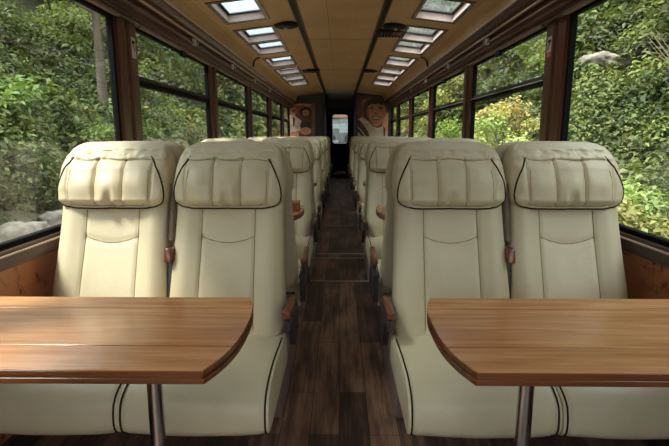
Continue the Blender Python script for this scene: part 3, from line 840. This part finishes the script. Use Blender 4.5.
def leaves(name, C, R, counts, size, tints, flat=.55, elong=2.0, parent=None, shell=.5):
    """clumps of leaves: C centres, R radii, counts per clump, per-clump leaf size and tint"""
    cs = np.repeat(np.array(C,float), counts, axis=0); rs = np.repeat(np.array(R,float), counts, axis=0)
    sz = np.repeat(np.array(size,float), counts); tt = np.repeat(np.array(tints,float), counts, axis=0)
    n = len(cs)
    d = rng.normal(size=(n,3)); d /= np.linalg.norm(d,axis=1)[:,None]
    d[:,2] = np.where(d[:,2] < -.3, -d[:,2], d[:,2])
    rad = (shell+(1-shell)*rng.random(n))
    p = cs + d*rad[:,None]*rs[:, None]*np.array([1,1,.85])
    nr = d*.7+np.array([0,0,.8])+rng.normal(size=(n,3))*.55; nr /= np.linalg.norm(nr,axis=1)[:,None]
    a = rng.normal(size=(n,3)); a -= nr*(a*nr).sum(1)[:,None]; a /= np.linalg.norm(a,axis=1)[:,None]
    b = np.cross(nr,a); s = (sz*(.6+.8*rng.random(n)))[:,None]
    w = s/elong
    v0 = p-a*s*.5; v2 = p+a*s*.5-nr*s*.18; v1 = p+b*w*.5-a*s*.05+nr*s*.06; v3 = p-b*w*.5-a*s*.05+nr*s*.06
    V = np.stack([v0,v1,v2,v3],1).reshape(-1,3)
    me = bpy.data.meshes.new(name); me.vertices.add(4*n); me.loops.add(4*n); me.polygons.add(n)
    me.vertices.foreach_set('co', V.astype(np.float32).ravel())
    me.loops.foreach_set('vertex_index', np.arange(4*n,dtype=np.int32))
    me.polygons.foreach_set('loop_start', np.arange(0,4*n,4,dtype=np.int32))
    me.polygons.foreach_set('loop_total', np.full(n,4,dtype=np.int32))
    me.update(calc_edges=True)
    at = me.attributes.new('tint','FLOAT_COLOR','POINT')
    tt = tt*.76 + tt.mean(axis=1)[:,None]*np.array([.34,.30,.22])
    lt = tt*(.7+.6*rng.random(n))[:,None]*(1+rng.normal(size=(n,3))*.05)
    c4 = np.ones((n,4)); c4[:,:3] = np.clip(lt,0,1); at.data.foreach_set('color', np.repeat(c4,4,axis=0).astype(np.float32).ravel())
    me.materials.append(M['leaf'])
    o = bpy.data.objects.new(name, me); COL.objects.link(o)
    if parent: o.parent = parent
    return o
def L3(r,g,b): return srgb(r,g,b)[:3]
GR = [L3(96,112,58),L3(82,100,56),L3(110,128,66),L3(74,92,52),L3(128,140,76),L3(92,108,70),L3(104,112,74)]
GY = [L3(172,178,90),L3(158,170,84),L3(188,190,108),L3(142,158,78)]
def mass(name, sgn, n, xr, yr, tints, label, rr=(.3,.8), sz=.09, den=900, zoff=.1, tmax=None):
    C=[];R=[];K=[];Sz=[];T=[]
    for _ in range(n):
        d = xr[0]+(xr[1]-xr[0])*random.random()**1.2; y = yr[0]+(yr[1]-yr[0])*random.random()**1.3
        x = sgn*d; r = random.uniform(*rr)*(1+d*.03)
        C.append((x,y,hz(x,y)+zoff+r*.15)); R.append(r)
        dist = math.hypot(d,y); q = min(1.0, 7.0/max(dist,5))
        s_ = sz*max(1,dist/9)*random.choice((.7,1,1,1.35)); Sz.append(s_)
        K.append(max(60,int(den*r*r*(.09/s_)**2*1.5))); T.append(random.choice(tints))
    o = leaves(name, C, R, K, Sz, T); tag(o, label, 'foliage', kind='stuff'); return o
mass('hillside_foliage', -1, 1000, (4.3,13), (-3,50), GR, 'dense green undergrowth covering the bank outside the left windows')
mass('hillside_foliage', 1, 1700, (4.7,18), (-3,50), GR, 'dense green undergrowth covering the hill outside the right windows')
mass('hillside_foliage', 1, 420, (4.8,10), (3,15), GR+[GY[3]], 'leafy scrub on the near slope outside the first right windows', rr=(.3,.6))
mass('hillside_foliage', -1, 240, (4.9,8), (3,12), GR, 'leafy scrub on the near slope outside the first left windows', rr=(.3,.6))
for s__,w__ in ((-1,'left'),(1,'right')): mass('hillside_foliage', s__, 420, (2.7,5.2), (10,48), GR+GY, 'trackside scrub outside the far %s windows' % w__, rr=(.4,.8))
mass('ground_plants', -1, 95, (2.9,4.6), (1,30), GR+[L3(134,126,88),L3(120,112,80)], 'low scattered weeds among the rocks outside the left windows', rr=(.1,.25), sz=.06, den=1500, zoff=0)

def shrub(x, y, r, h, tint, sz, label, n=2600, elong=2.0, name='shrub', group=None):
    z = hz(x,y)
    e = empty(name, (x,y,z))
    C=[];R=[];K=[];Sz=[];T=[]
    m = 14
    for k in range(m):
        a = random.random()*2*PI; q = math.sqrt(random.random())*r*.75; zz = h*(.25+.65*random.random())*(1-.35*(q/r)**2)
        C.append((q*math.cos(a),q*math.sin(a),zz)); R.append(r*random.uniform(.3,.5)); K.append(n//m); Sz.append(sz); T.append([c*random.uniform(.8,1.25) for c in tint])
    leaves('foliage', C, R, K, Sz, T, elong=elong, parent=e, shell=.25)
    st = MB()
    for k in range(5):
        a = random.random()*6.28; st.tube([(0,0,-.1),(.2*r*math.cos(a),.2*r*math.sin(a),h*.35),(.55*r*math.cos(a),.55*r*math.sin(a),h*.8)], [.022,.014,.006], M['bark'], 6)
    st.build('stems', e, smooth=True)
    tag(e, label, 'shrub', group); return e
# left prominent plants
shrub(-4.5,4.9,.75,1.15,L3(124,122,86),.05,'rounded grey-green shrub above the rocks outside the first left window',5200)
shrub(-5.2,7.2,.9,1.5,L3(112,130,66),.12,'tall bush with large bright green leaves outside the first left window',2600,2.6)
shrub(-4.6,9.4,.8,1.2,L3(104,120,62),.08,'leafy green bush behind the grey-green shrub on the left bank',3200)
shrub(-4.3,12.5,.9,1.5,L3(128,134,84),.07,'pale green bush outside the second left window',3600)
# right prominent plants
for x,y,r,h,t,s_,lab in (
    (3.4,3.9,.7,1.25,GY[0],.07,'yellow-green bush just above the sill of the first right window'),
    (3.7,5.3,.8,1.45,GY[3],.08,'green leafy bush behind the nearest yellow-green one on the right'),
    (4.4,4.6,.8,1.5,GY[2],.07,'pale yellow bush at the far right edge of the view'),
    (3.6,7.0,.9,1.5,GY[1],.08,'bushy yellow-green plant right of the first right pillar'),
    (3.8,9.2,1.0,1.9,GY[0],.09,'bright bush seen below the bar of the second right window'),
    (4.2,12.0,1.1,2.0,GY[2],.10,'pale bush in the middle of the second right window'),
    (3.9,15.5,1.2,2.0,GY[1],.11,'bright bush seen through the third right window'),
    (4.4,20.0,1.4,2.3,GY[0],.14,'far bright bush seen through the fourth right window')):
    shrub(x,y,r,h,t,s_,lab,4200)
def tree(x, y, h, r, tint, label, sz=.14, n=7000, lean=0):
    z = hz(x,y); e = empty('tree', (x,y,z)); tk = MB()
    tk.tube([(0,0,-.3),(.05,0,h*.3),(lean*.5,.05,h*.65),(lean,0,h*.95)], [.12,.10,.07,.03], M['bark'], 10)
    for k in range(7):
        a = k*2.4; zz = h*(.45+.07*k); tk.tube([(lean*.5*zz/h,0,zz),(r*.5*math.cos(a),r*.5*math.sin(a),zz+.3),(r*.8*math.cos(a),r*.8*math.sin(a),zz+.6)], [.04,.025,.01], M['bark'], 6)
    tk.build('trunk', e, smooth=True)
    C=[];R=[];K=[];Sz=[];T=[]
    for k in range(26):
        a = random.random()*6.28; q = r*math.sqrt(random.random())*.85
        C.append((lean+q*math.cos(a),q*math.sin(a),h*(.5+.55*random.random()))); R.append(r*random.uniform(.25,.42)); K.append(n//26); Sz.append(sz); T.append([c*random.uniform(.8,1.2) for c in tint])
    leaves('crown', C, R, K, Sz, T, parent=e, shell=.3)
    tag(e, label, 'tree'); return e
tree(-5.2,10.7,5.2,1.7,GR[3],'slim tree with a pale straight trunk near the first left pillar')
tree(-7.5,17,6,2.2,GR[0],'leafy tree rising on the left bank beyond the second window',.2)
tree(8.5,14,6,2.3,GR[3],'dark green tree high on the right hill in the first right window',.17)
tree(7.2,10,4,1.8,GR[1],'dark leafy tree on the right hill left of the pale rock',.15)
tree(9.5,24,7,2.8,GR[0],'tall tree on the right hill seen through the second right window',.24)
# bare twigs
e = empty('bare_shrub', (6.6,9.0,hz(6.6,9.0)))
mb = MB()
for k in range(46):
    a = random.random()*6.28; q = random.uniform(.3,1.3); hh = random.uniform(.8,2.0)
    p0 = (random.uniform(-.15,.15),random.uniform(-.15,.15),-.1); p1 = (q*.4*math.cos(a),q*.4*math.sin(a),hh*.55); p2 = (q*math.cos(a),q*math.sin(a),hh)
    mb.tube([p0,p1,p2],[.012,.008,.003],M['twig'],5)
mb.build('twigs', e); tag(e, 'dry bare brown shrub on the slope outside the first right window', 'shrub')
# rocks
def rock(x, y, r, label, z=None, fl=.65, seed=0):
    bm = bmesh.new(); bmesh.ops.create_icosphere(bm, subdivisions=4, radius=1)
    for v in bm.verts:
        v.co = Vector([math.copysign(abs(c)**.8,c) for c in v.co])
        k = 1+.35*noise.noise(v.co*1.1+Vector((seed,0,0)))+.16*noise.noise(v.co*2.7+Vector((0,seed,0)))+.10*noise.noise(v.co*5.5)+.05*noise.noise(v.co*13)
        v.co = Vector((v.co.x*k*r*1.2, v.co.y*k*r, v.co.z*k*r*fl))
    me = bpy.data.meshes.new('boulder'); bm.to_mesh(me); bm.free(); me.materials.append(M['rock'])
    me.polygons.foreach_set('use_smooth',[True]*len(me.polygons))
    o = bpy.data.objects.new('boulder', me); COL.objects.link(o); o.location = (x,y,(hz(x,y) if z is None else z)+r*fl*.25); o.rotation_euler = (0,0,seed*1.3)
    tag(o, label, 'rock')
rock(-3.9,5.6,.38,'largest pale boulder on the bank outside the first left window',seed=1)
rock(-3.6,4.9,.16,'small pale rock low on the left bank, nearest the sill',seed=2)
rock(-4.0,6.7,.28,'pale rock right of the largest boulder on the left bank',seed=3)
rock(-3.9,4.4,.2,'flat pale rock at the left edge of the view',seed=4,fl=.4)
rock(-3.3,5.8,.18,'small stone in front of the largest left boulder',seed=5)
rock(6.2,12.2,.40,'flat pale rock slab high on the right hillside',z=hz(6.2,12.2)+.42,seed=6,fl=.45)
rock(5.0,8.6,.5,'pale boulder half hidden in the bushes outside the first right window',seed=7)

def rubble(n):
    bm = bmesh.new()
    for _ in range(n):
        d = random.uniform(2.4,4.5); y = random.uniform(1,16); x = -d; r = random.choice((.04,.05,.07,.1,.14))*random.uniform(.7,1.2)
        o = Vector((x,y,hz(x,y)+r*.2)); sd_ = random.random()*50
        vs = bmesh.ops.create_icosphere(bm, subdivisions=2, radius=1)['verts']
        for v in vs:
            k = 1+.45*noise.noise(v.co*1.2+Vector((sd_,0,0)))+.2*noise.noise(v.co*3+Vector((0,sd_,0)))
            v.co = o+Vector((v.co.x*r*1.3,v.co.y*r,v.co.z*r*.7))*k
    me = bpy.data.meshes.new('rubble'); bm.to_mesh(me); bm.free(); me.materials.append(M['rock'])
    o = bpy.data.objects.new('rubble', me); COL.objects.link(o); tag(o, 'loose broken stones strewn over the bank outside the first left window', 'stones', kind='stuff')
rubble(420)

# ------------------------------------------------------------------ light, world, camera
w = bpy.data.worlds.new('world'); SC.world = w; w.use_nodes = True
nt = w.node_tree; bgn = nt.nodes['Background']
tc = N(nt,'ShaderNodeTexCoord'); sx = N(nt,'ShaderNodeSeparateXYZ'); nt.links.new(tc.outputs['Generated'], sx.inputs[0])
nzw = N(nt,'ShaderNodeTexNoise', Scale=3, Detail=5); nt.links.new(tc.outputs['Generated'], nzw.inputs['Vector'])
cr = ramp(nt, nzw.outputs['Fac'], [(.35,(.74,.84,.95,1)),(.65,(.95,.97,1.0,1))])
nt.links.new(cr, bgn.inputs['Color']); bgn.inputs['Strength'].default_value = 1.9
sd = bpy.data.lights.new('sun','SUN'); sd.energy = 3.2; sd.angle = math.radians(12); sd.color = (1,.95,.86)
so = bpy.data.objects.new('sun', sd); COL.objects.link(so); so.rotation_euler = (math.radians(18), math.radians(-28), 0)

cam = bpy.data.cameras.new('camera'); co = bpy.data.objects.new('camera', cam); COL.objects.link(co)
cam.sensor_width = 36; cam.lens = 480/669*36; cam.clip_start = .02; cam.clip_end = 300
co.location = (0,0,1.25); co.rotation_euler = (math.radians(90-10.39), 0, math.radians(.66))
SC.camera = co
vs = SC.view_settings; vs.view_transform = 'Standard'; vs.look = 'None'; vs.gamma = 1; vs.use_curve_mapping = False; vs.exposure = 1.12
SC.cycles.use_denoising = True
SC.cycles.max_bounces = 10; SC.cycles.diffuse_bounces = 6; SC.cycles.transparent_max_bounces = 16; SC.cycles.caustics_reflective = False
